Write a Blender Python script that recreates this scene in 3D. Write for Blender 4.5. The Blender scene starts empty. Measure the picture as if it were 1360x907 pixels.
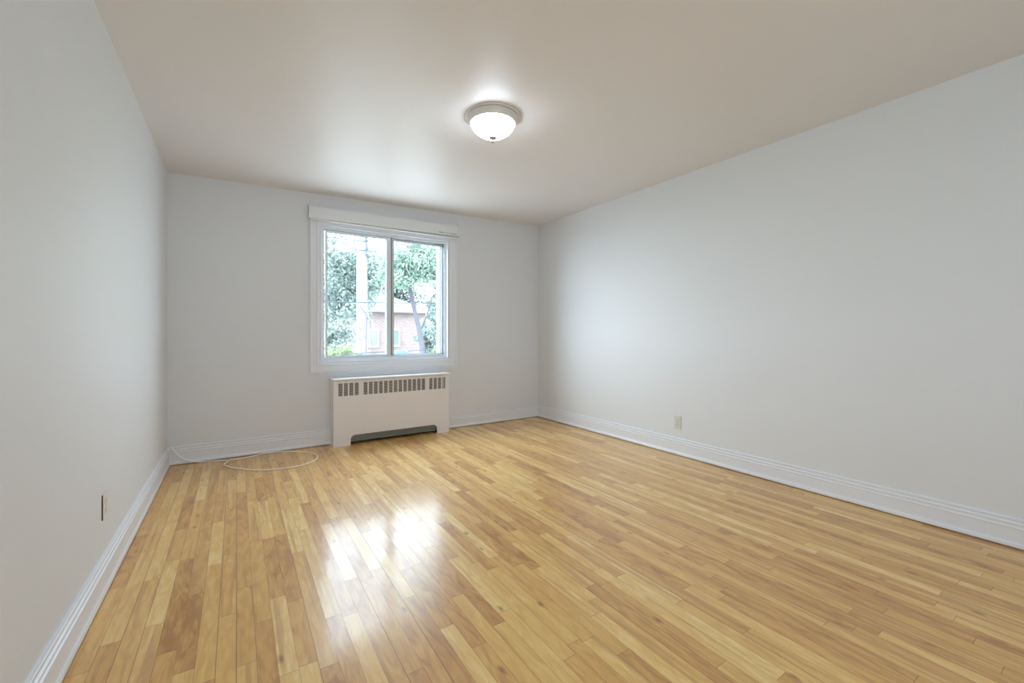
import bpy, bmesh, math, random
from mathutils import Vector, Matrix
import numpy as np

# ------------------------------------------------------------------ camera, sky, exposure
SC = bpy.context.scene
COL = SC.collection
F_PX, YAW, HORIZON, CAM_H = 560.33, 0.5786, 442.7, 1.096
camd = bpy.data.cameras.new('camera')
camd.sensor_width = 36.0
camd.lens = 36.0 * F_PX / 1360.0
camd.shift_y = (HORIZON - 453.5) / 1360.0
camd.clip_start = 0.02
camd.clip_end = 300
cam = bpy.data.objects.new('camera', camd)
COL.objects.link(cam)
cam.location = (0, 0, CAM_H)
cam.rotation_euler = (math.radians(90), 0, -YAW)
SC.camera = cam

SKY = 9.5
world = bpy.data.worlds.new('World')
SC.world = world
world.use_nodes = True
bg = world.node_tree.nodes['Background']
bg.inputs['Color'].default_value = (0.84, 0.935, 1.09, 1)
# hazy summer sky, brighter towards the open west side (-X)
_nt = world.node_tree
_tc = _nt.nodes.new('ShaderNodeTexCoord'); _sx = _nt.nodes.new('ShaderNodeSeparateXYZ')
_nt.links.new(_tc.outputs['Generated'], _sx.inputs[0])
_pw = _nt.nodes.new('ShaderNodeMath'); _pw.operation = 'MULTIPLY'
_mn = _nt.nodes.new('ShaderNodeMath'); _mn.operation = 'MINIMUM'; _mn.inputs[1].default_value = 0.0
_nt.links.new(_sx.outputs['X'], _mn.inputs[0])
_nt.links.new(_mn.outputs[0], _pw.inputs[0]); _nt.links.new(_mn.outputs[0], _pw.inputs[1])
_ma = _nt.nodes.new('ShaderNodeMath'); _ma.operation = 'MULTIPLY_ADD'
_nt.links.new(_pw.outputs[0], _ma.inputs[0]); _ma.inputs[1].default_value = 1.3 * SKY; _ma.inputs[2].default_value = SKY * 0.92
_nt.links.new(_ma.outputs[0], bg.inputs['Strength'])

SC.view_settings.view_transform = 'Standard'
SC.view_settings.look = 'None'
SC.view_settings.gamma = 1.0
SC.view_settings.exposure = 0.50
SC.view_settings.use_curve_mapping = False
SC.cycles.max_bounces = 14
SC.cycles.diffuse_bounces = 8
SC.cycles.glossy_bounces = 6
SC.cycles.transmission_bounces = 6
SC.cycles.transparent_max_bounces = 16
SC.cycles.sample_clamp_indirect = 8.0
SC.cycles.caustics_reflective = False
SC.cycles.use_denoising = True

# room measures (metres); +Y runs towards the window wall, +X to the right
XL, XR, YB, YF = -0.478, 3.3365, 4.4768, -1.75
def ceil_z(x): return 2.44 + 0.0211 * x
WX0, WX1, WZ0, WZ1 = 0.684, 2.047, 0.806, 2.165      # window opening
RX0, RX1, RZ0, RZ1 = -0.10, 0.92, 0.90, 2.10           # opening of the added fill window behind the camera

def portal(name, loc, sx, sz, rot):
    l = bpy.data.lights.new(name, 'AREA')
    l.shape = 'RECTANGLE'; l.size = sx; l.size_y = sz
    l.cycles.is_portal = True
    o = bpy.data.objects.new(name, l); COL.objects.link(o)
    o.location = loc; o.rotation_euler = rot
portal('daylight_portal', ((WX0+WX1)/2, YB+0.145, (WZ0+WZ1)/2), WX1-WX0, WZ1-WZ0, (math.radians(-90), 0, 0))
portal('daylight_portal', ((RX0+RX1)/2, YF-0.14, (RZ0+RZ1)/2), RX1-RX0, RZ1-RZ0, (math.radians(90), 0, 0))  # guides sky light in through the added rear window

# ------------------------------------------------------------------ materials
def newmat(name):
    m = bpy.data.materials.new(name); m.use_nodes = True
    nt = m.node_tree
    return m, nt, nt.nodes['Principled BSDF']
def N(nt, typ, **kw):
    n = nt.nodes.new(typ)
    for k, v in kw.items(): setattr(n, k, v)
    return n
def math_node(nt, op, a, b=None, c=None, clamp=False):
    n = nt.nodes.new('ShaderNodeMath'); n.operation = op; n.use_clamp = clamp
    for i, v in enumerate((a, b, c)):
        if v is None: continue
        if isinstance(v, (int, float)): n.inputs[i].default_value = v
        else: nt.links.new(v, n.inputs[i])
    return n.outputs[0]
def paint(name, col, rough=0.5, spec=0.5, bump=0.0, scale=300, var=0.02, metallic=0.0):
    m, nt, b = newmat(name)
    b.inputs['Roughness'].default_value = rough
    b.inputs['Specular IOR Level'].default_value = spec
    b.inputs['Metallic'].default_value = metallic
    tc = N(nt, 'ShaderNodeTexCoord')
    ns = N(nt, 'ShaderNodeTexNoise'); ns.inputs['Scale'].default_value = 1.7; ns.inputs['Detail'].default_value = 3
    nt.links.new(tc.outputs['Object'], ns.inputs['Vector'])
    r = N(nt, 'ShaderNodeMix', data_type='RGBA')
    nt.links.new(ns.outputs['Fac'], r.inputs['Factor'])
    r.inputs['A'].default_value = (*[c*(1-var) for c in col], 1)
    r.inputs['B'].default_value = (*[min(1, c*(1+var)) for c in col], 1)
    nt.links.new(r.outputs['Result'], b.inputs['Base Color'])
    if bump:
        n2 = N(nt, 'ShaderNodeTexNoise'); n2.inputs['Scale'].default_value = scale; n2.inputs['Detail'].default_value = 2
        nt.links.new(tc.outputs['Object'], n2.inputs['Vector'])
        bp = N(nt, 'ShaderNodeBump'); bp.inputs['Strength'].default_value = 1; bp.inputs['Distance'].default_value = bump
        nt.links.new(n2.outputs['Fac'], bp.inputs['Height'])
        nt.links.new(bp.outputs['Normal'], b.inputs['Normal'])
    return m
M = {}
M['wall'] = paint('wall_paint', (0.735, 0.75, 0.772), 0.55, 0.4, 0.0004, 140, 0.008)
M['ceiling'] = paint('ceiling_paint', (0.79, 0.77, 0.765), 0.42, 0.5, 0.0003, 60, 0.006)
M['trim'] = paint('trim_paint', (0.78, 0.80, 0.85), 0.40, 0.5, 0.0002, 90, 0.01)
M['vinyl'] = paint('white_vinyl', (0.75, 0.81, 0.87), 0.28, 0.5)
M['alu'] = paint('grey_aluminium', (0.62, 0.64, 0.66), 0.35, 0.5, metallic=0.3)
M['gasket'] = paint('dark_rubber_gasket', (0.16, 0.19, 0.20), 0.6)
M['cover'] = paint('cover_paint', (0.81, 0.785, 0.80), 0.42, 0.5)
M['void'] = paint('dark_metal_and_gap_shade', (0.06, 0.055, 0.05), 0.7)  # dark cover inside and feet; also paints the outlet's gap shade
M['louver'] = paint('louver_paint', (0.60, 0.55, 0.53), 0.5)
M['convector'] = paint('convector_metal', (0.30, 0.31, 0.30), 0.45, 0.5, metallic=0.4)
M['blind'] = paint('blind_plastic', (0.75, 0.765, 0.775), 0.35)
M['slot'] = paint('dark_dash_plastic', (0.16, 0.16, 0.13), 0.6)
M['plastic'] = paint('outlet_plastic', (0.82, 0.82, 0.78), 0.35)
M['plastic2'] = paint('outlet_plastic_pinkish', (0.76, 0.71, 0.68), 0.35)
M['plastic3'] = paint('outlet_plastic_ivory', (0.66, 0.67, 0.58), 0.35)
M['socket'] = paint('socket_holes', (0.05, 0.05, 0.045), 0.6)
M['screw'] = paint('screw_metal', (0.45, 0.45, 0.43), 0.35, metallic=0.7)
M['cable'] = paint('cable_jacket', (0.93, 0.90, 0.83), 0.4)
M['nickel'] = paint('satin_metal_pan', (0.74, 0.72, 0.68), 0.4, 0.5, metallic=0.1)
M['finial'] = paint('grey_finial_metal', (0.34, 0.33, 0.31), 0.4, 0.5, metallic=0.2)
M['exterior_wall'] = paint('stucco', (0.5, 0.48, 0.45), 0.8)

def glass_mat():
    m, nt, b = newmat('window_glass')
    nt.nodes.remove(b)
    tr = N(nt, 'ShaderNodeBsdfTransparent'); tr.inputs['Color'].default_value = (0.93, 0.975, 0.965, 1)
    gl = N(nt, 'ShaderNodeBsdfGlossy'); gl.inputs['Roughness'].default_value = 0.02
    # Schlick reflectance of a thin pane, the same from both sides
    lw = N(nt, 'ShaderNodeLayerWeight'); lw.inputs['Blend'].default_value = 0.5
    fres = math_node(nt, 'ADD', 0.03, math_node(nt, 'MULTIPLY', math_node(nt, 'POWER', lw.outputs['Facing'], 5.0), 0.9))
    mx = N(nt, 'ShaderNodeMixShader')
    nt.links.new(fres, mx.inputs[0]); nt.links.new(tr.outputs[0], mx.inputs[1]); nt.links.new(gl.outputs[0], mx.inputs[2])
    nt.links.new(mx.outputs[0], nt.nodes['Material Output'].inputs['Surface'])
    return m
M['glass'] = glass_mat()

def lamp_mat():
    m, nt, b = newmat('lit_frosted_glass')
    b.inputs['Base Color'].default_value = (0.9, 0.9, 0.9, 1)
    b.inputs['Roughness'].default_value = 0.3
    b.inputs['Emission Color'].default_value = (0.76, 0.87, 1.0, 1)
    b.inputs['Emission Strength'].default_value = 17.0
    return m
M['lamp'] = lamp_mat()

def floor_mat():
    m, nt, b = newmat('strip_hardwood')
    L = nt.links.new
    W, LEN = 0.0572, 0.62
    geo = N(nt, 'ShaderNodeNewGeometry')
    sp = N(nt, 'ShaderNodeSeparateXYZ'); L(geo.outputs['Position'], sp.inputs[0])
    X, Y = sp.outputs['X'], sp.outputs['Y']
    u = math_node(nt, 'DIVIDE', X, W)
    row = math_node(nt, 'FLOOR', u)
    fx = math_node(nt, 'SUBTRACT', u, row)
    wn = N(nt, 'ShaderNodeTexWhiteNoise', noise_dimensions='1D'); L(row, wn.inputs['W'])
    rv = wn.outputs['Value']
    v = math_node(nt, 'ADD', math_node(nt, 'DIVIDE', Y, LEN), math_node(nt, 'MULTIPLY', rv, 517.3))
    vo = N(nt, 'ShaderNodeTexVoronoi', voronoi_dimensions='1D', feature='F1'); L(v, vo.inputs['W'])
    vo.inputs['Scale'].default_value = 1.0; vo.inputs['Randomness'].default_value = 0.85
    ve = N(nt, 'ShaderNodeTexVoronoi', voronoi_dimensions='1D', feature='DISTANCE_TO_EDGE'); L(v, ve.inputs['W'])
    ve.inputs['Scale'].default_value = 1.0; ve.inputs['Randomness'].default_value = 0.85
    sc = N(nt, 'ShaderNodeSeparateColor'); L(vo.outputs['Color'], sc.inputs[0])
    c1, c2, c3 = sc.outputs[0], sc.outputs[1], sc.outputs[2]
    # plank tone
    ramp = N(nt, 'ShaderNodeValToRGB'); cr = ramp.color_ramp
    stops = [(0.0, (0.46, 0.225, 0.075)), (0.10, (0.56, 0.295, 0.100)), (0.30, (0.67, 0.375, 0.125)),
             (0.58, (0.76, 0.465, 0.160)), (0.82, (0.82, 0.55, 0.205)), (1.0, (0.88, 0.65, 0.285))]
    while len(cr.elements) < len(stops): cr.elements.new(0.5)
    for e, (p, c) in zip(cr.elements, stops): e.position = p; e.color = (*c, 1)
    # offset coordinates per plank so that the grain breaks at every joint
    def vec(sx, sy, off):
        cx = N(nt, 'ShaderNodeCombineXYZ')
        L(math_node(nt, 'MULTIPLY', X, sx), cx.inputs[0])
        L(math_node(nt, 'ADD', math_node(nt, 'MULTIPLY', Y, sy), math_node(nt, 'MULTIPLY', c3, 31.0)), cx.inputs[1])
        L(math_node(nt, 'ADD', math_node(nt, 'MULTIPLY', c2, off), math_node(nt, 'MULTIPLY', rv, 9.0)), cx.inputs[2])
        return cx.outputs[0]
    fig = N(nt, 'ShaderNodeTexNoise'); L(vec(22, 5.0, 40), fig.inputs['Vector'])
    fig.inputs['Scale'].default_value = 1; fig.inputs['Detail'].default_value = 4; fig.inputs['Distortion'].default_value = 1.6
    gr = N(nt, 'ShaderNodeTexNoise'); L(vec(260, 5, 17), gr.inputs['Vector'])
    gr.inputs['Scale'].default_value = 1; gr.inputs['Detail'].default_value = 3; gr.inputs['Distortion'].default_value = 0.3
    # cathedral lines
    cath = N(nt, 'ShaderNodeTexNoise'); L(vec(9, 1.1, 23), cath.inputs['Vector'])
    cath.inputs['Scale'].default_value = 1; cath.inputs['Detail'].default_value = 1
    rings = math_node(nt, 'SINE', math_node(nt, 'MULTIPLY', cath.outputs['Fac'], 95.0))
    # tone = plank + figure
    t = math_node(nt, 'ADD', math_node(nt, 'MULTIPLY', c1, 0.76), math_node(nt, 'MULTIPLY', math_node(nt, 'SUBTRACT', fig.outputs['Fac'], 0.5), 1.05))
    t = math_node(nt, 'ADD', t, math_node(nt, 'MULTIPLY', math_node(nt, 'SUBTRACT', gr.outputs['Fac'], 0.5), 0.22))
    t = math_node(nt, 'ADD', t, math_node(nt, 'MULTIPLY', rings, math_node(nt, 'MULTIPLY', c2, 0.055)))
    t = math_node(nt, 'ADD', t, 0.13, clamp=True)
    L(t, ramp.inputs[0])
    # heartwood streaks (reddish) in some planks
    streak = N(nt, 'ShaderNodeTexNoise'); L(vec(30, 1.2, 71), streak.inputs['Vector'])
    streak.inputs['Scale'].default_value = 1; streak.inputs['Detail'].default_value = 2; streak.inputs['Distortion'].default_value = 0.5
    sm = N(nt, 'ShaderNodeMapRange'); L(streak.outputs['Fac'], sm.inputs[0])
    sm.inputs[1].default_value = 0.54; sm.inputs[2].default_value = 0.66; sm.inputs[3].default_value = 0; sm.inputs[4].default_value = 0.55
    mx = N(nt, 'ShaderNodeMix', data_type='RGBA'); L(sm.outputs[0], mx.inputs['Factor'])
    L(ramp.outputs[0], mx.inputs['A']); mx.inputs['B'].default_value = (0.50, 0.26, 0.11, 1)
    # knots
    kn = N(nt, 'ShaderNodeTexVoronoi', voronoi_dimensions='2D', feature='F1')
    kx = N(nt, 'ShaderNodeCombineXYZ'); L(math_node(nt, 'ADD', math_node(nt, 'MULTIPLY', X, 6.5), math_node(nt, 'MULTIPLY', fig.outputs['Fac'], 0.22)), kx.inputs[0]); L(math_node(nt, 'MULTIPLY', Y, 2.6), kx.inputs[1])
    L(kx.outputs[0], kn.inputs['Vector']); kn.inputs['Scale'].default_value = 1
    km = N(nt, 'ShaderNodeMapRange'); L(kn.outputs['Distance'], km.inputs[0])
    km.inputs[1].default_value = 0.0; km.inputs[2].default_value = 0.075; km.inputs[3].default_value = 0.75; km.inputs[4].default_value = 0
    ksel = N(nt, 'ShaderNodeSeparateColor'); L(kn.outputs['Color'], ksel.inputs[0])
    kf = math_node(nt, 'MULTIPLY', km.outputs[0], math_node(nt, 'GREATER_THAN', ksel.outputs[0], 0.70))
    mk = N(nt, 'ShaderNodeMix', data_type='RGBA'); L(kf, mk.inputs['Factor'])
    L(mx.outputs['Result'], mk.inputs['A']); mk.inputs['B'].default_value = (0.16, 0.075, 0.035, 1)
    # joints
    ex = math_node(nt, 'MULTIPLY', math_node(nt, 'MINIMUM', fx, math_node(nt, 'SUBTRACT', 1.0, fx)), W)
    wn2 = N(nt, 'ShaderNodeTexWhiteNoise', noise_dimensions='1D'); L(math_node(nt, 'ADD', math_node(nt, 'ROUND', u), 200.5), wn2.inputs['W'])
    gapw = math_node(nt, 'ADD', 0.0004, math_node(nt, 'MULTIPLY', math_node(nt, 'POWER', wn2.outputs['Value'], 3.0), 0.0009))
    sx_ = math_node(nt, 'LESS_THAN', ex, gapw)
    ey = math_node(nt, 'MULTIPLY', ve.outputs['Distance'], LEN)
    sy_ = math_node(nt, 'LESS_THAN', ey, 0.0007)
    seam = math_node(nt, 'MAXIMUM', sx_, sy_)
    ms = N(nt, 'ShaderNodeMix', data_type='RGBA'); L(math_node(nt, 'MULTIPLY', seam, 0.75), ms.inputs['Factor'])
    L(mk.outputs['Result'], ms.inputs['A']); ms.inputs['B'].default_value = (0.13, 0.07, 0.03, 1)
    L(ms.outputs['Result'], b.inputs['Base Color'])
    # varnish
    b.inputs['Roughness'].default_value = 0.34
    b.inputs['Specular IOR Level'].default_value = 0.25
    b.inputs['Coat Weight'].default_value = 0.5
    b.inputs['Coat IOR'].default_value = 1.5
    rn = N(nt, 'ShaderNodeTexNoise'); rn.inputs['Scale'].default_value = 2.3; rn.inputs['Detail'].default_value = 3
    L(geo.outputs['Position'], rn.inputs['Vector'])
    rr = N(nt, 'ShaderNodeMapRange'); L(rn.outputs['Fac'], rr.inputs[0])
    rr.inputs[1].default_value = 0.3; rr.inputs[2].default_value = 0.7; rr.inputs[3].default_value = 0.10; rr.inputs[4].default_value = 0.19
    L(rr.outputs[0], b.inputs['Coat Roughness'])
    # surface: cupped and slightly tilted strips, long waves, sunk joints
    h1 = math_node(nt, 'MULTIPLY', math_node(nt, 'POWER', math_node(nt, 'SUBTRACT', fx, 0.5), 2.0), 0.00050)
    h2 = math_node(nt, 'MULTIPLY', math_node(nt, 'MULTIPLY', math_node(nt, 'SUBTRACT', fx, 0.5), math_node(nt, 'SUBTRACT', c2, 0.5)), 0.00075)
    h3 = math_node(nt, 'MULTIPLY', seam, -0.0005)
    wv = N(nt, 'ShaderNodeTexNoise'); wv.inputs['Scale'].default_value = 7; wv.inputs['Detail'].default_value = 2
    wx = N(nt, 'ShaderNodeCombineXYZ'); L(X, wx.inputs[0]); L(math_node(nt, 'MULTIPLY', Y, 0.45), wx.inputs[1]); L(math_node(nt, 'MULTIPLY', c3, 3.0), wx.inputs[2])
    L(wx.outputs[0], wv.inputs['Vector'])
    h4 = math_node(nt, 'MULTIPLY', wv.outputs['Fac'], 0.0007)
    hh = math_node(nt, 'ADD', math_node(nt, 'ADD', h1, h2), math_node(nt, 'ADD', h3, h4))
    bp = N(nt, 'ShaderNodeBump'); bp.inputs['Strength'].default_value = 1; bp.inputs['Distance'].default_value = 1
    L(hh, bp.inputs['Height']); L(bp.outputs['Normal'], b.inputs['Coat Normal']); L(bp.outputs['Normal'], b.inputs['Normal'])
    return m
M['floor'] = floor_mat()

def brick_mat(name, c1, c2, mortar):
    m, nt, b = newmat(name)
    tc = N(nt, 'ShaderNodeTexCoord'); mp = N(nt, 'ShaderNodeMapping')
    mp.inputs['Rotation'].default_value = (math.radians(90), 0, 0)
    nt.links.new(tc.outputs['Object'], mp.inputs[0])
    br = N(nt, 'ShaderNodeTexBrick'); nt.links.new(mp.outputs[0], br.inputs['Vector'])
    br.inputs['Scale'].default_value = 1.0; br.inputs['Brick Width'].default_value = 0.30; br.inputs['Row Height'].default_value = 0.11
    br.inputs['Mortar Size'].default_value = 0.014
    br.inputs['Color1'].default_value = (*c1, 1); br.inputs['Color2'].default_value = (*c2, 1); br.inputs['Mortar'].default_value = (*mortar, 1)
    nt.links.new(br.outputs['Color'], b.inputs['Base Color'])
    b.inputs['Roughness'].default_value = 0.85
    return m
M['brick'] = brick_mat('red_brick', (0.205, 0.135, 0.13), (0.16, 0.10, 0.097), (0.23, 0.205, 0.205))
M['roof'] = paint('shingle_roof', (0.095, 0.10, 0.11), 0.85, var=0.2)
M['white_trim'] = paint('house_trim', (0.27, 0.28, 0.29), 0.6)
M['pane'] = paint('house_window_pane', (0.13, 0.16, 0.19), 0.12)
M['bark'] = paint('bark', (0.055, 0.052, 0.062), 0.85, var=0.4, bump=0.02, scale=8)
M['pole'] = paint('weathered_pole', (0.135, 0.133, 0.143), 0.8, var=0.15, bump=0.004, scale=20)
M['iron'] = paint('dark_hardware', (0.02, 0.026, 0.045), 0.5)
M['wire'] = paint('black_wire', (0.02, 0.024, 0.03), 0.5)
M['closure'] = paint('closure_plastic', (0.03, 0.055, 0.075), 0.35)
def leaf_mat(name, ca, cb):
    m, nt, b = newmat(name)
    oi = N(nt, 'ShaderNodeNewGeometry')
    r = N(nt, 'ShaderNodeMix', data_type='RGBA'); nt.links.new(oi.outputs['Random Per Island'], r.inputs['Factor'])
    r.inputs['A'].default_value = (*ca, 1); r.inputs['B'].default_value = (*cb, 1)
    nt.links.new(r.outputs['Result'], b.inputs['Base Color'])
    b.inputs['Roughness'].default_value = 0.5
    tl = N(nt, 'ShaderNodeBsdfTranslucent'); nt.links.new(r.outputs['Result'], tl.inputs['Color'])
    mx = N(nt, 'ShaderNodeMixShader'); mx.inputs[0].default_value = 0.45
    nt.links.new(b.outputs[0], mx.inputs[1]); nt.links.new(tl.outputs[0], mx.inputs[2])
    nt.links.new(mx.outputs[0], nt.nodes['Material Output'].inputs['Surface'])
    return m
M['leaf_blue'] = leaf_mat('leaf_bluish_green', (0.15, 0.185, 0.172), (0.27, 0.32, 0.29))
M['leaf_green'] = leaf_mat('leaf_green', (0.10, 0.155, 0.12), (0.26, 0.335, 0.26))
M['leaf_yellow'] = leaf_mat('leaf_yellow_green', (0.15, 0.20, 0.10), (0.28, 0.33, 0.18))
M['leaf_far'] = leaf_mat('leaf_distant', (0.055, 0.08, 0.07), (0.15, 0.19, 0.165))
M['grass'] = paint('lawn', (0.16, 0.26, 0.09), 0.9, var=0.3)
M['concrete'] = paint('pale_bounce_concrete', (0.48, 0.47, 0.45), 0.85, var=0.08)
M['asphalt'] = paint('asphalt', (0.34, 0.34, 0.34), 0.85, var=0.1)

# ------------------------------------------------------------------ mesh helpers
def finish(name, bm, mat, parent=None, smooth=False, mats=None):
    me = bpy.data.meshes.new(name)
    bm.normal_update(); bm.to_mesh(me); bm.free()
    for mm in (mats or [mat]): me.materials.append(M[mm])
    if smooth:
        for p in me.polygons: p.use_smooth = True
    o = bpy.data.objects.new(name, me); COL.objects.link(o)
    if parent: o.parent = parent
    return o
def box(bm, x0, x1, y0, y1, z0, z1, bevel=0.0, mi=0):
    vs = [bm.verts.new((x, y, z)) for x in (x0, x1) for y in (y0, y1) for z in (z0, z1)]
    q = [(0,1,3,2), (4,6,7,5), (0,4,5,1), (2,3,7,6), (0,2,6,4), (1,5,7,3)]
    fs = [bm.faces.new([vs[i] for i in f]) for f in q]
    for f in fs: f.material_index = mi
    if bevel:
        es = list({e for f in fs for e in f.edges})
        bmesh.ops.bevel(bm, geom=es, offset=bevel, segments=2, affect='EDGES', profile=0.6)
def lathe(bm, prof, n=64, c=(0, 0, 0)):
    rings = []
    for r, z in prof:
        if r < 1e-5: rings.append([bm.verts.new((c[0], c[1], c[2]+z))])
        else: rings.append([bm.verts.new((c[0]+r*math.cos(2*math.pi*i/n), c[1]+r*math.sin(2*math.pi*i/n), c[2]+z)) for i in range(n)])
    for a, b_ in zip(rings, rings[1:]):
        for i in range(n):
            j = (i+1) % n
            if len(a) == 1 and len(b_) == 1: continue
            if len(a) == 1: bm.faces.new((a[0], b_[i], b_[j]))
            elif len(b_) == 1: bm.faces.new((a[i], b_[0], a[j]))
            else: bm.faces.new((a[i], b_[i], b_[j], a[j]))
def tube(bm, pts, rad, n=10, close=False):
    pts = [Vector(p) for p in pts]
    rads = rad if isinstance(rad, (list, tuple)) else [rad]*len(pts)
    rings = []
    up = Vector((0, 0, 1))
    for i, p in enumerate(pts):
        a = pts[i-1] if i else pts[0]; b_ = pts[i+1] if i < len(pts)-1 else pts[-1]
        if close: a = pts[i-1]; b_ = pts[(i+1) % len(pts)]
        d = (b_-a).normalized()
        s = d.cross(up)
        if s.length < 1e-3: s = d.cross(Vector((0, 1, 0)))
        s.normalize(); t = s.cross(d)
        rings.append([bm.verts.new(p + s*rads[i]*math.cos(2*math.pi*k/n) + t*rads[i]*math.sin(2*math.pi*k/n)) for k in range(n)])
    m_ = len(rings)
    for i in range(m_ if close else m_-1):
        a, b_ = rings[i], rings[(i+1) % m_]
        for k in range(n): bm.faces.new((a[k], a[(k+1) % n], b_[(k+1) % n], b_[k]))
    if not close:
        bm.faces.new(rings[0][::-1]); bm.faces.new(rings[-1])
def catmull(pts, n=8):
    P = [Vector(p) for p in pts]; P = [2*P[0]-P[1]] + P + [2*P[-1]-P[-2]]
    out = []
    for i in range(1, len(P)-2):
        for k in range(n):
            t = k/n
            out.append(0.5*((2*P[i]) + (P[i+1]-P[i-1])*t + (2*P[i-1]-5*P[i]+4*P[i+1]-P[i+2])*t*t + (3*P[i]-P[i-1]-3*P[i+1]+P[i+2])*t**3))
    out.append(P[-2]); return out
def sweep(bm, prof, path, mapper):
    """extrude the 2D profile along stations; mapper(station, a, b) gives a point"""
    rings = [[bm.verts.new(mapper(s, a, b_)) for a, b_ in prof] for s in path]
    n = len(prof)
    for r0, r1 in zip(rings, rings[1:]):
        for k in range(n): bm.faces.new((r0[k], r0[(k+1) % n], r1[(k+1) % n], r1[k]))
    bm.faces.new(rings[0][::-1]); bm.faces.new(rings[-1])
    bmesh.ops.recalc_face_normals(bm, faces=bm.faces[:])
def empty(name, loc):
    o = bpy.data.objects.new(name, None); COL.objects.link(o); o.location = loc; o.empty_display_size = 0.1
    return o
def tag(o, label=None, cat=None, group=None, kind=None):
    if label: o['label'] = label
    if cat: o['category'] = cat
    if group: o['group'] = group
    if kind: o['kind'] = kind
    return o
def under(o, root):
    """parent, keeping world coordinates"""
    o.parent = root
    o.matrix_parent_inverse = Matrix.Translation(root.location).inverted()
    return o
def part(name, bm, mat, root, smooth=False, mats=None, label=None):
    o = finish(name, bm, mat, None, smooth, mats); under(o, root)
    if label: o['label'] = label
    return o
def sub(name, bm, mat, par, smooth=False, label=None):
    o = finish(name, bm, mat, None, smooth)
    o.parent = par; o.matrix_parent_inverse = (par.matrix_parent_inverse.inverted() @ Matrix.Identity(4)) if False else Matrix.Identity(4)
    if label: o['label'] = label
    return o
def S(name, bm, mat, label, mats=None, smooth=False):
    return tag(finish(name, bm, mat, None, smooth, mats), label, 'room', kind='structure')

# ------------------------------------------------------------------ room shell
TH = 0.20
TB = 0.13     # thickness of the window wall
bm = bmesh.new(); box(bm, XL-TH, XR+TH, YF-TH, YB+TH, -0.12, 0.0)
S('floor', bm, 'floor', 'varnished honey coloured strip hardwood floor')
bm = bmesh.new()
x0, x1, y0, y1 = XL-TH, XR+TH, YF-TH, YB+TH
vs = [bm.verts.new(p) for p in [(x0,y0,ceil_z(x0)), (x1,y0,ceil_z(x1)), (x1,y1,ceil_z(x1)), (x0,y1,ceil_z(x0)),
                                (x0,y0,2.75), (x1,y0,2.75), (x1,y1,2.75), (x0,y1,2.75)]]
for f in [(0,3,2,1), (4,5,6,7), (0,1,5,4), (1,2,6,5), (2,3,7,6), (3,0,4,7)]: bm.faces.new([vs[i] for i in f])
bmesh.ops.recalc_face_normals(bm, faces=bm.faces[:])
S('ceiling', bm, 'ceiling', 'plain satin off-white ceiling')
def wall_with_hole(ya, yb, hx0, hx1, hz0, hz1):
    bm = bmesh.new()
    def slab(a, b_, za, zb, top=False):
        vs = [bm.verts.new(p) for p in [(a,ya,za), (b_,ya,za), (b_,yb,za), (a,yb,za)]]
        if top: zt = lambda x: ceil_z(x)+0.002
        else: zt = lambda x: zb
        vs += [bm.verts.new(p) for p in [(a,ya,zt(a)), (b_,ya,zt(b_)), (b_,yb,zt(b_)), (a,yb,zt(a))]]
        for f in [(0,3,2,1), (4,5,6,7), (0,1,5,4), (1,2,6,5), (2,3,7,6), (3,0,4,7)]: bm.faces.new([vs[i] for i in f])
    slab(XL-TH, hx0, -0.02, 0, True); slab(hx1, XR+TH, -0.02, 0, True)
    slab(hx0, hx1, -0.02, hz0); slab(hx0, hx1, hz1, 0, True)
    return bm
S('wall_back', wall_with_hole(YB, YB+TB, WX0, WX1, WZ0, WZ1), 'wall', 'white wall with the window in it')
S('wall_front', wall_with_hole(YF-TH, YF, RX0, RX1, RZ0, RZ1), 'wall', 'white wall behind the camera')
for nm, xa, xb, cz, lb in (('wall_left', XL-TH, XL, ceil_z(XL), 'plain white wall on the left'), ('wall_right', XR, XR+TH, ceil_z(XR), 'plain white wall on the right')):
    bm = bmesh.new(); box(bm, xa, xb, YF-TH, YB+TH, -0.02, cz+0.003)
    S(nm, bm, 'wall', lb)

# baseboards: (depth from the wall, height)
BP = [(0, 0.006), (0.021, 0.006), (0.022, 0.012), (0.0205, 0.022), (0.015, 0.032), (0.014, 0.045), (0.014, 0.098), (0.0165, 0.101),
      (0.0165, 0.105), (0.0115, 0.109), (0.0115, 0.119), (0.0145, 0.122), (0.0145, 0.126), (0.009, 0.131), (0.009, 0.139),
      (0.0125, 0.143), (0.0125, 0.150), (0.010, 0.153), (0, 0.154)]
bm = bmesh.new(); sweep(bm, BP, [YF, YB], lambda s, a, z: (XL+a, s, z))
S('baseboard_left', bm, 'trim', 'white moulded baseboard along the left wall')
bm = bmesh.new(); sweep(bm, BP, [YF, YB], lambda s, a, z: (XR-a, s, z))
S('baseboard_right', bm, 'trim', 'white moulded baseboard along the right wall')
RADX0, RADX1, RADY, RADH = 0.778, 1.985, 4.322, 0.655
bm = bmesh.new()
sweep(bm, BP, [XL+0.01, RADX0-0.002], lambda s, a, z: (s, YB-a, z)); sweep(bm, BP, [RADX1+0.002, XR-0.01], lambda s, a, z: (s, YB-a, z))
S('baseboard_back', bm, 'trim', 'white moulded baseboard under the window wall')
bm = bmesh.new(); sweep(bm, BP, [XL, XR], lambda s, a, z: (s, YF+a, z))
S('baseboard_front', bm, 'trim', 'white moulded baseboard behind the camera')

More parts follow.
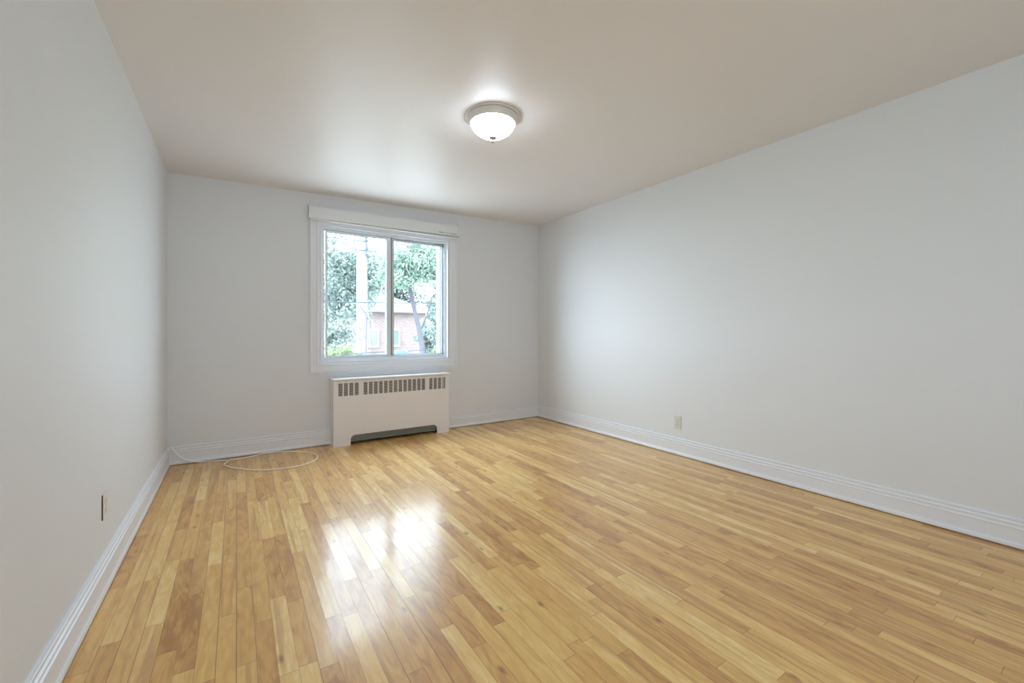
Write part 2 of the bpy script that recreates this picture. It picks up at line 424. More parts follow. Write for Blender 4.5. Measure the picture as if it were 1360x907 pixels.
# ------------------------------------------------------------------ window in the back wall
def frame_rect(bm, x0, x1, z0, z1, w, ya, yb, bev=0.0):
    box(bm, x0, x0+w, ya, yb, z0, z1, bev); box(bm, x1-w, x1, ya, yb, z0, z1, bev)
    box(bm, x0+w, x1-w, ya, yb, z0, z0+w, bev); box(bm, x0+w, x1-w, ya, yb, z1-w, z1, bev)
# casing with a stepped moulding
cx0, cx1, cz0, cz1 = 0.590, 2.153, 0.716, 2.26
bm = bmesh.new()
CP = [(0, 0), (0, 0.016), (0.006, 0.020), (0.020, 0.020), (0.023, 0.015), (0.060, 0.013), (0.064, 0.017), (0.078, 0.017), (0.084, 0.008), (0.092, 0.008), (0.092, 0)]
def casing_corner(s, a, d):
    sx = (cx0+a, cx1-a, cx1-a, cx0+a, cx0+a)[s]; sz = (cz0+a, cz0+a, cz1-a, cz1-a, cz0+a)[s]
    return (sx, YB-d, sz)
rings = [[bm.verts.new(casing_corner(s, a, d)) for a, d in CP] for s in range(4)]
n = len(CP)
for s in range(4):
    r0, r1 = rings[s], rings[(s+1) % 4]
    for k in range(n-1): bm.faces.new((r0[k], r0[k+1], r1[k+1], r1[k]))
bmesh.ops.recalc_face_normals(bm, faces=bm.faces[:])
S('trim_1', bm, 'trim', 'white moulded casing around the window')
bm = bmesh.new()      # thin apron step below the casing, running a little wider
box(bm, 0.583, 2.168, YB-0.014, YB, 0.703, 0.7155, 0.003)
S('trim_2', bm, 'trim', 'narrow white ledge under the window casing')

win = empty('window_1', ((WX0+WX1)/2, YB, WZ0)); tag(win, 'two-pane horizontal sliding window with pale frame', 'window', kind='structure')
bm = bmesh.new()
frame_rect(bm, WX0, WX1, WZ0, WZ1, 0.012, YB-0.006, YB+0.12, 0.001)
part('jamb_liner', bm, 'trim', win)
bm = bmesh.new()
frame_rect(bm, WX0+0.012, WX1-0.012, WZ0+0.012, WZ1-0.012, 0.026, YB+0.030, YB+0.118, 0.002)
# tracks
for yy in (0.034, 0.070, 0.108): box(bm, WX0+0.038, WX1-0.038, YB+yy, YB+yy+0.004, WZ0+0.038, WZ0+0.050)
part('window_frame', bm, 'vinyl', win)
bm = bmesh.new()
frame_rect(bm, WX0+0.0375, WX1-0.0375, WZ0+0.0375, WZ1-0.0375, 0.0035, YB+0.040, YB+0.085)
part('gasket', bm, 'gasket', win)
xm = 1.372
def sash(xa, xb, ya, wl, wr, wt, wb, nm, lab):
    za, zb = WZ0+0.042, WZ1-0.040
    bm = bmesh.new()
    box(bm, xa, xa+wl, ya, ya+0.030, za, zb, 0.003); box(bm, xb-wr, xb, ya, ya+0.030, za, zb, 0.003)
    box(bm, xa+wl, xb-wr, ya, ya+0.030, za, za+wb, 0.003); box(bm, xa+wl, xb-wr, ya, ya+0.030, zb-wt, zb, 0.003)
    s = part(nm, bm, 'vinyl', win, label=lab)
    bm = bmesh.new()
    frame_rect(bm, xa+wl-0.001, xb-wr+0.001, za+wb-0.001, zb-wt+0.001, 0.004, ya+0.006, ya+0.022)
    g = finish('glazing_bead', bm, 'gasket'); g.parent = s
    bm = bmesh.new()
    box(bm, xa+wl-0.002, xb-wr+0.002, ya+0.012, ya+0.016, za+wb-0.002, zb-wt+0.002)
    g = finish('pane', bm, 'glass'); g.parent = s
    return s
lsash = sash(WX0+0.053, xm+0.022, YB+0.040, 0.018, 0.048, 0.020, 0.022, 'sash', 'left sliding sash')
rsash = sash(xm-0.022, WX1-0.041, YB+0.078, 0.044, 0.010, 0.020, 0.022, 'sash', 'right sliding sash')
# second (storm) stile lines on the right side and a dark interlock in the middle
bm = bmesh.new()
box(bm, xm+0.0225, xm+0.030, YB+0.042, YB+0.077, WZ0+0.045, WZ1-0.043)
part('interlock', bm, 'gasket', win)
bm = bmesh.new()
box(bm, xm+0.0305, xm+0.052, YB+0.032, YB+0.076, WZ0+0.045, WZ1-0.043, 0.002)
part('meeting_rail', bm, 'alu', win)
for xa, xb in ((0.112, 0.106), (0.094, 0.089), (0.077, 0.065)):
    bm = bmesh.new(); box(bm, WX1-xa, WX1-xb, YB+0.070, YB+0.0775, WZ0+0.052, WZ1-0.050)
    part('screen_stile', bm, 'alu', win)
bm = bmesh.new(); box(bm, WX0+0.046, WX0+0.060, YB+0.026, YB+0.040, 1.40, 1.52, 0.004)
part('sash_pull', bm, 'vinyl', win)
bm = bmesh.new(); box(bm, WX1-0.042, WX1-0.0375, YB+0.034, YB+0.040, 1.96, 2.03, 0.001)
part('latch_keeper', bm, 'vinyl', win)

# rear window, added unseen behind the camera to let in fill daylight
rw = empty('fill_window', ((RX0+RX1)/2, YF, RZ0)); tag(rw, 'added unseen window behind the camera letting in fill daylight', 'window', kind='structure')
bm = bmesh.new(); frame_rect(bm, RX0, RX1, RZ0, RZ1, 0.05, YF-0.13, YF-0.06, 0.003)
box(bm, 0.385, 0.435, YF-0.125, YF-0.065, RZ0+0.05, RZ1-0.05, 0.003)
part('window_frame', bm, 'vinyl', rw)
for xa, xb in ((RX0+0.048, 0.387), (0.433, RX1-0.048)):
    bm = bmesh.new(); box(bm, xa, xb, YF-0.10, YF-0.096, RZ0+0.048, RZ1-0.048)
    part('pane', bm, 'glass', rw)

# ------------------------------------------------------------------ roller blind cassette with its bead chain
bl = empty('roller_blind', (1.40, YB-0.02, 2.205)); tag(bl, 'closed white roller blind cassette mounted over the window', 'blind')
VX0, VX1, VY0, VY1, VZ0, VZ1 = 0.580, 2.165, 4.407, 4.457, 2.195, 2.322
bm = bmesh.new()
prof = [(VY1, VZ0+0.002), (VY0+0.004, VZ0), (VY0, VZ0+0.004), (VY0-0.001, VZ0+0.045), (VY0+0.001, VZ1-0.018), (VY0+0.008, VZ1-0.004), (VY0+0.02, VZ1), (VY1, VZ1)]
sweep(bm, prof, [VX0, VX1-0.028], lambda s, a, z: (s, a, z+0.012*(s-VX0)))
part('cassette', bm, 'blind', bl)
for xs in (VX0-0.004, VX1-0.028):
    bm = bmesh.new(); w_ = 0.004 if xs < 1 else 0.028
    dz = 0.012*(xs-VX0)
    box(bm, xs, xs+w_-0.0002, VY0-0.003, VY1, VZ0-0.003+dz, VZ1+0.002+dz, 0.0015)
    cap = part('end_cap', bm, 'blind', bl)
    if xs > 1:
        bm = bmesh.new(); box(bm, xs+0.011, xs+0.017, VY0-0.0045, VY0-0.0030, VZ0+0.018+dz, VZ0+0.024+dz, 0.0006)
        c_ = finish('screw', bm, 'screw'); c_.parent = cap
bm = bmesh.new(); dz = 0.012*1.45  # irregular row of dark dashes on the cassette face
for a, b_, t in ((1.900, 1.958, 0.007), (1.964, 1.970, 0.005), (1.976, 1.992, 0.004), (1.998, 2.022, 0.004), (2.030, 2.052, 0.004), (2.054, 2.118, 0.006)):
    box(bm, a, b_, VY0-0.0022, VY0-0.0010, VZ0+0.021+dz-t/2, VZ0+0.021+dz+t/2, 0.0003)
part('dash_strip', bm, 'slot', bl, label='row of dark dashes at the lower right of the cassette')
bm = bmesh.new(); box(bm, VX0+0.01, VX1-0.04, VY0+0.012, VY1-0.010, VZ0-0.008, VZ0+0.0015, 0.003)
part('bottom_bar', bm, 'blind', bl)
# bead chain hanging from the left end cap in a long loop
bm = bmesh.new()
ch = []
for k in range(41): t = k/40; ch.append((0.570-0.030*t, VY1-0.008+0.018*t, 2.21-1.19*t))
for k in range(9): a = math.pi*k/8; ch.append((0.529-0.012*(1-1)+0.012*math.cos(a)-0.001, YB-0.006, 1.018-0.045*math.sin(a)))
for k in range(41): t = k/40; ch.append((0.516+0.048*t, VY1+0.010-0.018*t, 1.02+1.19*t))
tube(bm, ch, 0.0007, 6)
acc = 0
for a, b_ in zip(ch, ch[1:]):
    A, B = Vector(a), Vector(b_); Ls = (B-A).length; acc += Ls
    if acc > 0.02:
        acc = 0; bmesh.ops.create_icosphere(bm, subdivisions=1, radius=0.0017, matrix=Matrix.Translation(B))
part('bead_chain', bm, 'blind', bl, smooth=True)

# ------------------------------------------------------------------ radiator cover
rad = empty('radiator_cover', ((RADX0+RADX1)/2, RADY+0.07, 0)); tag(rad, 'white sheet-metal radiator cover with slotted grilles standing under the window', 'radiator')
groups = [(0.823, 4), (1.060, 13), (1.751, 4)]
pitch, sw = 0.0505, 0.0385
SZ0, SZ1 = 0.487, 0.610
slots = []
for gx, nn in groups:
    for k in range(nn): slots.append((gx+k*pitch, gx+k*pitch+sw))
slots = [(a, min(b_, RADX1-0.03)) for a, b_ in slots]
AX0, AX1, AZ = 0.936, 1.842, 0.098
ya, yb = RADY, RADY+0.004
bm = bmesh.new()
box(bm, RADX0, RADX1, ya, yb, 0.612, RADH-0.020)
box(bm, RADX0, RADX1, ya, yb, SZ0-0.0001, SZ0-0.0001+0.0002)
xs = RADX0
for a, b_ in slots:
    box(bm, xs, a, ya, yb, SZ0, 0.612); xs = b_
box(bm, xs, RADX1, ya, yb, SZ0, 0.612)
# panel with the arch cut out of its foot
r = 0.045; pts = [(RADX0, SZ0), (RADX0, 0.0), (AX0, 0.0), (AX0, AZ-r)]
for k in range(1, 8): a = math.pi-k*math.pi/16; pts.append((AX0+r+r*math.cos(a), AZ-r+r*math.sin(a)))
pts.append((AX0+r, AZ)); pts.append((AX1-r, AZ))
for k in range(1, 8): a = math.pi/2-k*math.pi/16; pts.append((AX1-r+r*math.cos(a), AZ-r+r*math.sin(a)))
pts += [(AX1, AZ-r), (AX1, 0.0), (RADX1, 0.0), (RADX1, SZ0)]
fr_ = [bm.verts.new((x, ya, z)) for x, z in pts]; bk = [bm.verts.new((x, yb, z)) for x, z in pts]
bm.faces.new(fr_); bm.faces.new(bk[::-1])
for k in range(len(pts)): j = (k+1) % len(pts); bm.faces.new((fr_[k], bk[k], bk[j], fr_[j]))
bmesh.ops.recalc_face_normals(bm, faces=bm.faces[:])
box(bm, RADX0, RADX0+0.0025, yb, yb+0.022, 0.0, RADH-0.020); box(bm, RADX1-0.0025, RADX1, yb, yb+0.022, 0.0, RADH-0.020)
fp = part('front_panel', bm, 'cover', rad)
for a, b_ in slots:
    bm = bmesh.new()
    box(bm, a-0.001, a+0.001, ya+0.0045, ya+0.0075, SZ0, 0.612); box(bm, b_-0.001, b_+0.001, ya+0.0045, ya+0.0075, SZ0, 0.612)
    z = SZ0+0.004
    while z < 0.608:
        box(bm, a-0.001, b_+0.001, ya+0.0045, ya+0.0075, z, z+0.0045); z += 0.0105
    part('grille', bm, 'louver', rad, label='dark louvred grille slot')
bm = bmesh.new()
box(bm, RADX0+0.010, RADX0+0.013, yb+0.001, YB-0.0225, 0.0, RADH-0.022)
part('side_panel', bm, 'cover', rad)
bm = bmesh.new()
box(bm, RADX1-0.007, RADX1-0.004, yb+0.001, YB-0.0225, 0.0, RADH-0.022)
part('side_panel', bm, 'cover', rad)
bm = bmesh.new()      # side flange in front and behind the gap
box(bm, RADX0-0.003, RADX0+0.009, ya+0.072, YB-0.002, 0.0, RADH-0.020)
part('side_flange', bm, 'cover', rad)
bm = bmesh.new(); box(bm, RADX0-0.010, RADX1+0.010, ya-0.006, YB-0.001, RADH-0.018, RADH, 0.005)
part('top_panel', bm, 'cover', rad)
k = 0
x = RADX0+0.03
while x < RADX1-0.05:
    bm = bmesh.new(); box(bm, x, x+0.035, ya-0.0012, ya-0.0001, RADH-0.0275, RADH-0.0250); x += 0.068 + 0.02*((k*7) % 3); k += 1
    part('seam_clip', bm, 'louver', rad)
bm = bmesh.new(); box(bm, RADX0+0.02, RADX1-0.02, YB-0.030, YB-0.026, 0.004, RADH-0.03)
part('inner_back', bm, 'void', rad)
bm = bmesh.new()
box(bm, AX0-0.05, AX1+0.05, ya+0.035, YB-0.045, 0.040, 0.20, 0.004)
for k in range(60):
    xx = AX0-0.045 + k*0.0168
    box(bm, xx, xx+0.0015, ya+0.028, ya+0.036, 0.045, 0.19)
box(bm, AX0-0.05, AX1+0.05, ya+0.024, ya+0.050, 0.030, 0.040, 0.003)
part('heating_element', bm, 'convector', rad)
for xx in (AX0-0.03, AX1+0.02):
    bm = bmesh.new(); box(bm, xx, xx+0.015, ya+0.04, YB-0.05, 0.0, 0.031)
    part('element_foot', bm, 'void', rad)

# ------------------------------------------------------------------ ceiling lamp
LX, LY = 1.361, 2.306; LZ = ceil_z(LX)
lamp = empty('ceiling_light', (LX, LY, LZ)); tag(lamp, 'lit flush ceiling lamp with frosted bowl and metal pan', 'lamp')
bm = bmesh.new()
lathe(bm, [(0.0, 0.004), (0.168, 0.004), (0.174, -0.001), (0.175, -0.006), (0.171, -0.010), (0.166, -0.011), (0.165, -0.016), (0.160, -0.021),
           (0.153, -0.030), (0.148, -0.040), (0.147, -0.046), (0.143, -0.049), (0.140, -0.049), (0.138, -0.044), (0.0, -0.040)], 72, (LX, LY, LZ))
bmesh.ops.recalc_face_normals(bm, faces=bm.faces[:])
part('pan', bm, 'nickel', lamp, smooth=True, label='satin metal pan against the ceiling')
bm = bmesh.new()
pr = [(0.137, -0.046)]
for k in range(1, 15):
    a = k/14*math.pi/2; pr.append((0.137*math.cos(a)**1.08 if k < 14 else 0.0, -0.046-0.088*math.sin(a)**1.1))
lathe(bm, pr, 72, (LX, LY, LZ)); bmesh.ops.recalc_face_normals(bm, faces=bm.faces[:])
part('lamp_shade', bm, 'lamp', lamp, smooth=True, label='glowing frosted glass bowl')
bm = bmesh.new()
lathe(bm, [(0.0, -0.128), (0.020, -0.126), (0.025, -0.131), (0.022, -0.138), (0.010, -0.142), (0.005, -0.146), (0.005, -0.151), (0.010, -0.156), (0.010, -0.161), (0.005, -0.166), (0.0, -0.168)], 32, (LX, LY, LZ))
bmesh.ops.recalc_face_normals(bm, faces=bm.faces[:])
part('finial', bm, 'finial', lamp, smooth=True)
bm = bmesh.new(); tube(bm, [(LX+0.1645*math.cos(2*math.pi*k/72), LY+0.1645*math.sin(2*math.pi*k/72), LZ-0.0135) for k in range(72)], 0.0028, 6, close=True)
part('trim_ring', bm, 'screw', lamp, smooth=True)

# ------------------------------------------------------------------ outlets
def outlet(y, z, xw, side, lab, tilt=0.0, cov='plastic'):
    o = empty('wall_outlet', (xw, y, z)); tag(o, lab, 'outlet')
    def loc(bm, d0, d1, ya, yb, za, zb, bev=0):     # d = depth off the wall
        box(bm, min(side*d0, side*d1), max(side*d0, side*d1), ya, yb, za, zb, bev)
        return bm
    bm = loc(bmesh.new(), 0.0003, 0.006, -0.035, 0.035, -0.057, 0.057, 0.002)
    if tilt:
        for v_ in bm.verts:
            if v_.co.y*1 < 0 and abs(v_.co.x) > 0.003: v_.co.x += side*tilt*(-v_.co.y/0.035)
    pl = finish('cover_plate', bm, cov); pl.parent = o
    for zc in (-0.020, 0.020):
        bm = bmesh.new()
        for k in range(1):
            vs = []
            n = 28
            for q in range(n):
                a = 2*math.pi*q/n; vs.append((0.0172*math.cos(a), max(-0.0135, min(0.0135, 0.0172*math.sin(a)))))
            A = [bm.verts.new((side*0.0060, yy, zc+zz)) for yy, zz in vs]; B = [bm.verts.new((side*0.0078, yy, zc+zz)) for yy, zz in vs]
            bm.faces.new(A); bm.faces.new(B)
            for q in range(n): bm.faces.new((A[q], A[(q+1) % n], B[(q+1) % n], B[q]))
            bmesh.ops.recalc_face_normals(bm, faces=bm.faces[:])
        rc = finish('receptacle', bm, cov); rc.parent = o
        bm = bmesh.new()
        loc(bm, 0.0076, 0.0081, -0.0075, -0.0055, zc-0.002, zc+0.006); loc(bm, 0.0076, 0.0081, 0.0055, 0.0075, zc-0.001, zc+0.005)
        loc(bm, 0.0076, 0.0081, -0.0022, 0.0022, zc-0.0105, zc-0.0055)
        h_ = finish('socket_hole', bm, 'socket'); h_.parent = rc
    bm = bmesh.new(); loc(bm, 0.0058, 0.0070, -0.003, 0.003, -0.003, 0.003, 0.001)
    sc_ = finish('screw', bm, 'screw'); sc_.parent = o
    return o
outlet(2.371, 0.294, XR, -1, 'white duplex outlet low on the right wall', 0.0, 'plastic3')
lo = outlet(2.482, 0.356, XL, 1, 'white duplex outlet low on the left wall', 0.0, 'plastic2')
bm = bmesh.new(); box(bm, 0.0, 0.0042, -0.0366, -0.0352, -0.053, 0.053)  # solid dark strip painting the shade of the gap under the plate
h_ = finish('gap_shade', bm, 'void'); h_.parent = lo; h_['label'] = 'dark strip for the shaded gap at the near edge of the plate'

# ------------------------------------------------------------------ loose white cable in the back left corner
pts = [(XL+0.024, 4.30, 0.157), (XL+0.020, 4.38, 0.158), (XL+0.028, 4.435, 0.157), (-0.430, 4.451, 0.120), (-0.405, 4.449, 0.080),
       (-0.365, 4.446, 0.046), (-0.31, 4.442, 0.020), (-0.25, 4.434, 0.006), (-0.18, 4.418, 0.0053), (-0.057, 4.372, 0.0053), (0.04, 4.376, 0.0053), (0.102, 4.387, 0.0053),
       (0.224, 4.435, 0.0053), (0.371, 4.410, 0.0053), (0.513, 4.305, 0.0053), (0.587, 4.179, 0.0053), (0.604, 4.076, 0.0053), (0.554, 3.946, 0.0053),
       (0.462, 3.875, 0.0053), (0.313, 3.857, 0.0053), (0.144, 3.922, 0.0053), (-0.011, 4.088, 0.0053), (-0.076, 4.206, 0.0053), (-0.086, 4.262, 0.0053),
       (-0.070, 4.305, 0.0053), (-0.058, 4.332, 0.0053)]
cab = empty('coaxial_cable', (0.2, 4.1, 0)); tag(cab, 'thin white cable looped on the floor left of the radiator', 'cable')
bm = bmesh.new(); tube(bm, catmull(pts, 8), 0.0048, 10)
part('cord', bm, 'cable', cab, smooth=True)
bm = bmesh.new(); tube(bm, [(-0.058, 4.331, 0.0060), (-0.053, 4.352, 0.0060)], 0.0058, 10); tube(bm, [(-0.053, 4.352, 0.0052), (-0.052, 4.356, 0.0052)], 0.001, 6)
part('connector', bm, 'screw', cab, label='metal end connector')

# ------------------------------------------------------------------ outdoors
GZ = -3.0
bm = bmesh.new(); box(bm, -40, 80, YB+TH+0.01, 17.0, GZ-0.3, GZ); S('ground', bm, 'concrete', 'unseen pale paving added to bounce daylight onto the ceiling')  # paving out of view, added pale so daylight bounces to the ceiling
bm = bmesh.new(); box(bm, -40, 80, 17.0, 24.0, GZ-0.3, GZ-0.05); S('road', bm, 'asphalt', 'street beyond the lawn')
bm = bmesh.new(); box(bm, -40, 80, 24.0, 90, GZ-0.3, GZ); S('far_ground', bm, 'grass', 'lawn across the street')
bm = bmesh.new(); box(bm, XL-TH, XR+TH, YF-TH, YB+TH, GZ, -0.13); S('wall_lower', bm, 'exterior_wall', 'storey below the room')

# brick house
hs = empty('brick_house', (9.4, 30, GZ)); tag(hs, 'pink-red brick house seen through the window across the street', 'house')
HX0, HX1, HY, HE = 6.15, 11.9, 30.0, 2.75
wins = [(7.80, 8.28, 0.25, 1.30), (9.30, 9.78, 0.25, 1.30), (7.72, 8.34, -2.3, -0.9)]
bm = bmesh.new(); box(bm, HX0, HX1, HY, HY+9, GZ, HE)
part('wall', bm, 'brick', hs)
bm = bmesh.new()
a = [bm.verts.new(p) for p in [(HX0-.5,HY-.5,HE), (HX1+.5,HY-.5,HE), (HX1+.5,HY+9.5,HE), (HX0-.5,HY+9.5,HE), (HX0+2.6,HY+3,HE+1.5), (HX1-2.6,HY+3,HE+1.5), (HX1-2.6,HY+6,HE+1.5), (HX0+2.6,HY+6,HE+1.5)]]
for f in [(3,2,1,0), (0,1,5,4), (1,2,6,5), (2,3,7,6), (3,0,4,7), (4,5,6,7)]: bm.faces.new([a[i] for i in f])
part('roof', bm, 'roof', hs)
bm = bmesh.new(); box(bm, HX0-.52, HX1+.52, HY-.54, HY-.48, HE-0.16, HE+0.10); part('fascia', bm, 'white_trim', hs)
bm = bmesh.new(); box(bm, 6.45, 7.15, HY+1.2, HY+2.0, HE, HE+1.5); part('chimney', bm, 'brick', hs)
for x0, x1, z0, z1 in wins:
    bm = bmesh.new(); frame_rect(bm, x0-.13, x1+.13, z0-.13, z1+.13, 0.13, HY-0.08, HY-0.005)
    w_ = part('window', bm, 'white_trim', hs)
    bm = bmesh.new(); box(bm, x0, x1, HY-0.04, HY-0.01, z0, z1)
    p_ = finish('pane', bm, 'pane'); p_.parent = w_; p_.matrix_parent_inverse = w_.matrix_parent_inverse.copy()
    p_.matrix_parent_inverse = Matrix.Translation(hs.location).inverted() @ Matrix.Identity(4) if False else Matrix.Identity(4)

# utility pole and lines
pl = empty('utility_pole', (3.38, 14, GZ)); tag(pl, 'pale weathered utility pole standing behind the left window pane', 'pole')
bm = bmesh.new(); tube(bm, [(3.395, 14, GZ), (3.385, 14, 1), (3.375, 14, 7.5)], [0.195, 0.172, 0.145], 20)
part('shaft', bm, 'pole', pl, smooth=True)
bm = bmesh.new()
tube(bm, [(3.46, 13.76, 3.50), (3.46, 13.76, 4.20)], 0.028, 8)
for zz in (3.72, 4.02):
    tube(bm, [(3.10, 13.80, zz), (3.52, 13.76, zz)], 0.014, 6)
for zz in (3.60, 3.78, 4.05, 4.14): lathe(bm, [(0, 0.03), (0.05, 0.02), (0.05, -0.02), (0, -0.03)], 10, (3.46, 13.74, zz))
part('bracket', bm, 'iron', pl)
bm = bmesh.new()
tube(bm, [(3.30, 13.80, 0.85), (3.10, 13.9, 1.15), (3.04, 14, 1.55)], 0.012, 6); tube(bm, [(3.26, 13.8, 1.95), (3.46, 13.8, 1.72), (3.56, 13.85, 1.45)], 0.012, 6)
part('cable_loop', bm, 'iron', pl)
def wire(z0, zs, yy, xa, xb, rad_, lab, sagc=None, wig=0.0):
    pts_ = []
    for k in range(41):
        t = k/40; x = xa+(xb-xa)*t
        pts_.append((x, yy, z0 + zs*(x-3.4) + wig*math.sin(x*2.3)))
    bm = bmesh.new(); tube(bm, pts_, rad_, 6)
    return tag(finish('overhead_wire', bm, 'wire'), lab, 'wire')
wire(4.02, -0.004, 13.78, -8, 20, 0.011, 'overhead wire near the top of the window, fixed to the pole bracket')
wire(3.72, -0.012, 13.78, 3.2, 20, 0.010, 'thin overhead wire running right from the middle of the pole bracket')
wire(3.20, 0.005, 13.72, 3.38, 20, 0.009, 'thin overhead wire crossing the tree crown in the right pane')
wire(2.08, 0.030, 13.80, -8, 20, 0.016, 'overhead cable crossing both panes at mid height')
wire(1.95, 0.05, 13.72, 3.38, 20, 0.008, 'thin overhead wire just under the mid-height cable in the right pane')
wire(0.475, 0.040, 13.50, -8, 20, 0.015, 'lowest overhead cable just above the window sill', wig=0.02)
def closure(x0, x1, z0, z1, y, r_, lab, name='splice_closure'):
    bm = bmesh.new(); A, B = Vector((x0, y, z0)), Vector((x1, y, z1))
    ts = [0, .04, .10, .14, .3, .5, .7, .86, .90, .96, 1]; rr_ = [.25, .7, .75, 1, 1.0, 1.05, 1.0, 1, .75, .7, .25]
    tube(bm, [A.lerp(B, t) for t in ts], [r_*q for q in rr_], 12)
    return tag(finish(name, bm, 'closure', smooth=True), lab, 'cable splice')
closure(3.04, 3.33, 0.41, 0.50, 13.50, 0.035, 'slim dark splice sleeve on the low cable left of the pole')
closure(3.56, 3.86, 0.43, 0.38, 13.50, 0.055, 'short dark blue splice closure on the low cable right of the pole')
closure(4.22, 4.74, 0.42, 0.45, 13.50, 0.115, 'fat teal splice closure on the low cable in the right pane')

rng = np.random.default_rng(5)
def leaves(name, blobs, mat, size, par=None):
    """blobs: (x, y, z, rx, ry, rz, n)"""
    V, F = [], []
    base = 0; allv = []
    for (bx_, by_, bz_, rx, ry, rz, n_) in blobs:
        # clumps inside the ellipsoid
        nc = max(6, n_//45)
        d = rng.normal(size=(nc, 3)); d /= np.linalg.norm(d, axis=1)[:, None]
        cpos = d * (rng.random((nc, 1))**0.45) * np.array([rx, ry, rz]) + np.array([bx_, by_, bz_])
        idx = rng.integers(0, nc, n_)
        p_ = cpos[idx] + rng.normal(size=(n_, 3)) * np.array([rx, ry, rz]) * 0.16
        a_ = rng.normal(size=(n_, 3)); a_ /= np.linalg.norm(a_, axis=1)[:, None]
        b__ = np.cross(a_, rng.normal(size=(n_, 3))); b__ /= np.linalg.norm(b__, axis=1)[:, None]
        c__ = np.cross(a_, b__)
        s_ = size * (0.6 + 0.8*rng.random((n_, 1)))
        q = np.stack([p_-a_*s_, p_-a_*s_*0.1+b__*s_*0.42+c__*s_*0.08, p_+a_*s_, p_+a_*s_*0.1-b__*s_*0.42+c__*s_*0.08], axis=1)
        allv.append(q.reshape(-1, 3))
    V = np.concatenate(allv); nf = len(V)//4
    me = bpy.data.meshes.new(name)
    me.vertices.add(len(V)); me.vertices.foreach_set('co', V.ravel())
    me.loops.add(nf*4); me.loops.foreach_set('vertex_index', np.arange(nf*4))
    me.polygons.add(nf); me.polygons.foreach_set('loop_start', np.arange(nf)*4); me.polygons.foreach_set('loop_total', np.full(nf, 4))
    me.update(); me.validate(); me.materials.append(M[mat])
    o = bpy.data.objects.new(name, me); COL.objects.link(o)
    if par: under(o, par)
    return o
def limb_mesh(bm, pts_, r0, r1):
    c_ = catmull(pts_, 5); tube(bm, c_, [r0+(r1-r0)*k/(len(c_)-1) for k in range(len(c_))], 10)
def tree(name, base, trunk, branches, r0, r1, blobs, mat, size, lab, cat='tree'):
    t = empty(name, base); tag(t, lab, cat)
    bm = bmesh.new(); limb_mesh(bm, trunk, r0, r1)
    for b_ in branches: limb_mesh(bm, b_, r1*0.75, r1*0.2)
    part('trunk', bm, 'bark', t, smooth=True)
    leaves('foliage', blobs, mat, size, t)
    return t
# leaning tree filling the right pane
tree('leaning_tree', (7.85, 20, GZ), [(7.95, 20, GZ), (7.80, 20, -1.0), (7.72, 20, 0.4), (7.55, 20, 1.4), (7.28, 20, 2.5), (7.15, 20.2, 4.0), (7.5, 20.5, 7.0), (8.3, 20.4, 10.0), (8.7, 20.2, 12.0)],
     [[(7.30, 20, 2.4), (6.9, 19.8, 2.9), (6.3, 19.5, 3.2), (5.6, 19.3, 3.9)], [(7.6, 20, 1.1), (7.95, 20, 1.9), (8.3, 20.1, 2.9), (8.8, 20.2, 4.2)], [(7.2, 20.1, 3.4), (8.0, 20.3, 4.4), (8.9, 20.4, 5.6)]],
     0.14, 0.07, [(7.3, 20, 4.5, 1.5, 1.6, 1.3, 3600), (6.2, 19.6, 4.0, 1.0, 1.2, 0.9, 2000), (8.4, 20, 4.9, 1.5, 1.6, 1.3, 2600), (8.9, 20.2, 12.6, 2.3, 2.2, 1.9, 3600)],
     'leaf_green', 0.10, 'green tree with leaning grey trunk in the right window pane')
tree('street_tree', (2.0, 21, GZ), [(2.2, 22, GZ), (2.3, 22, 0), (2.5, 22, 3), (2.6, 22, 5.2)], [[(2.4, 22, 2), (3.2, 22, 3.4), (4.1, 22, 4.2)]], 0.25, 0.10,
     [(3.9, 22.6, 4.9, 2.2, 1.6, 1.4, 3600), (5.0, 22.9, 3.4, 1.4, 1.2, 1.4, 2900), (3.6, 22.6, 2.3, 1.7, 1.4, 1.3, 2600), (6.2, 23.2, 4.6, 0.8, 0.9, 1.4, 1800)], 'leaf_blue', 0.11,
     'bluish green tree with a wide crown filling the upper left window pane')
tree('garden_tree', (3.9, 25, GZ), [(4.0, 25, GZ), (4.0, 25, 0), (4.3, 25, 1.6)], [[(4.0, 25, 0), (4.5, 25, 1.0), (5.0, 25, 1.4)]], 0.14, 0.07,
     [(4.2, 25, 1.0, 1.3, 1.1, 1.1, 1900), (5.0, 25, 2.4, 0.9, 0.9, 0.7, 700)], 'leaf_blue', 0.12, 'low dark green tree at the left edge of the left window pane')
tree('small_tree', (12.4, 24, GZ), [(10.2, 26, GZ), (10.2, 26, 0), (10.3, 26, 1.6)], [[(10.2, 26, 0), (9.9, 26, 0.8), (9.7, 26, 1.4)]], 0.16, 0.07,
     [(10.6, 26, 0.9, 0.9, 1.0, 1.2, 1500), (10.8, 26, 2.6, 0.8, 1.0, 0.9, 800), (10.9, 26, -0.6, 0.8, 0.9, 0.7, 900)], 'leaf_blue', 0.13, 'small bluish tree beside the trunk at the right edge of the right pane')
bsh = empty('yellow_bush', (4.9, 23.3, GZ)); tag(bsh, 'yellow-green bush at the bottom of the left window pane', 'bush')
bm = bmesh.new(); limb_mesh(bm, [(4.6, 23.3, GZ), (4.6, 23.3, -1.5), (4.4, 23.3, -0.5)], 0.09, 0.04); limb_mesh(bm, [(4.6, 23.3, GZ), (4.9, 23.3, -1.5), (5.0, 23.3, -0.6)], 0.08, 0.04)
part('stem', bm, 'bark', bsh)
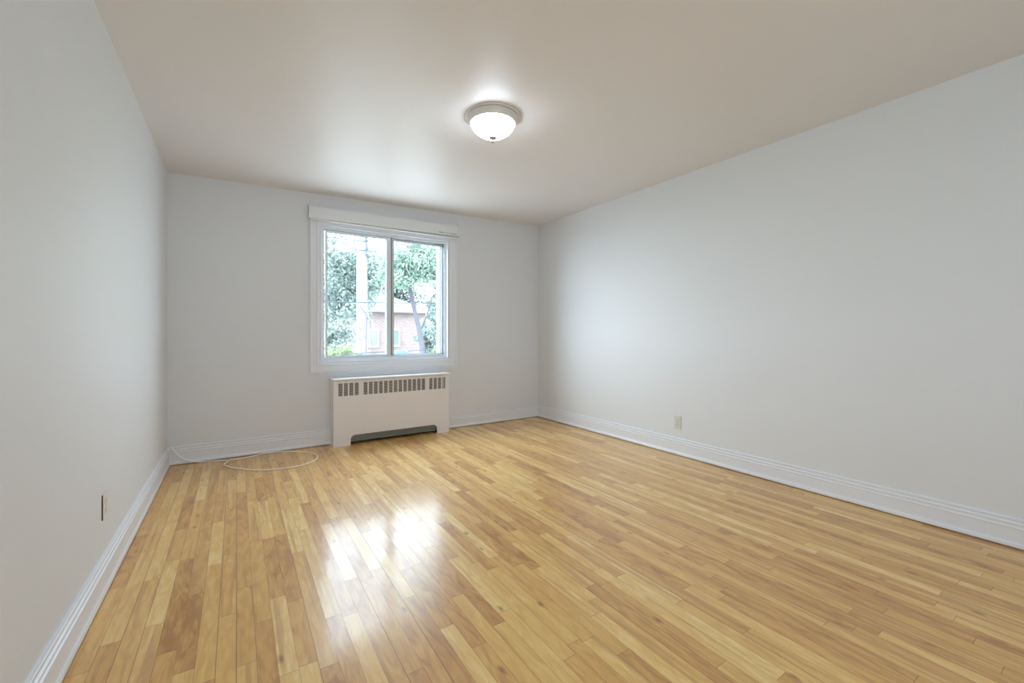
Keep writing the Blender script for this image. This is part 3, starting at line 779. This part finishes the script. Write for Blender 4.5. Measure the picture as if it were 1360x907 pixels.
leaves('foliage', [(4.2, 23.3, -0.3, 1.0, 0.9, 0.8, 1500), (4.9, 23.3, -0.75, 0.7, 0.8, 0.6, 900)], 'leaf_yellow', 0.11, bsh)
bsh = empty('yellow_bush', (9.4, 24.5, GZ)); tag(bsh, 'yellow-green bush low beside the trunk in the right pane', 'bush')
bm = bmesh.new(); limb_mesh(bm, [(10.2, 23.3, GZ), (10.2, 23.3, -1.5), (10.1, 23.3, -0.7)], 0.08, 0.04)
part('stem', bm, 'bark', bsh)
leaves('foliage', [(9.9, 23.3, -0.5, 0.7, 0.8, 0.7, 1300)], 'leaf_yellow', 0.11, bsh)
# thin sapling in front of the pole
sp = empty('sapling', (2.9, 12, GZ)); tag(sp, 'thin bare dark sapling just right of the pole', 'tree')
bm = bmesh.new()
limb_mesh(bm, [(3.06, 12.3, GZ), (3.06, 12.3, -0.5), (3.08, 12.3, 0.6), (3.10, 12.3, 1.75)], 0.026, 0.018)
limb_mesh(bm, [(3.06, 12.3, 0.95), (2.95, 12.3, 1.20), (2.80, 12.3, 1.40)], 0.012, 0.006)
limb_mesh(bm, [(3.10, 12.3, 1.55), (3.19, 12.3, 1.45), (3.22, 12.3, 1.05), (3.26, 12.3, 0.6)], 0.012, 0.006)
limb_mesh(bm, [(2.95, 12.3, 1.20), (2.55, 12.3, 1.38), (2.35, 12.3, 1.0), (2.32, 12.3, 0.55)], 0.010, 0.006)
part('stem', bm, 'bark', sp, smooth=True)
leaves('foliage', [(2.75, 12.3, 1.35, 0.22, 0.2, 0.14, 60), (3.16, 12.3, 1.5, 0.12, 0.15, 0.2, 40)], 'leaf_blue', 0.035, sp)
# background row of trees far behind the house
for k, (x, y, z, r_, h_, lab) in enumerate([(7.5, 43, 6.4, 4.6, 4.8, 'pale tree crown far behind the left window pane'), (15.0, 47, 5.2, 3.2, 4.6, 'pale tree crown far behind the brick house'), (21.0, 42, 3.8, 3.6, 5.2, 'pale tree crown far behind the right edge of the window')]):
    tree('distant_tree', (x, y, GZ), [(x, y, GZ), (x, y, 0), (x, y, 3.0)], [[(x, y, 0), (x+1, y, 2.0), (x+1.6, y, 3.6)]], 0.3, 0.12,
         [(x, y, z, r_, 1.2, h_, 5200)], 'leaf_far', 0.20, lab)
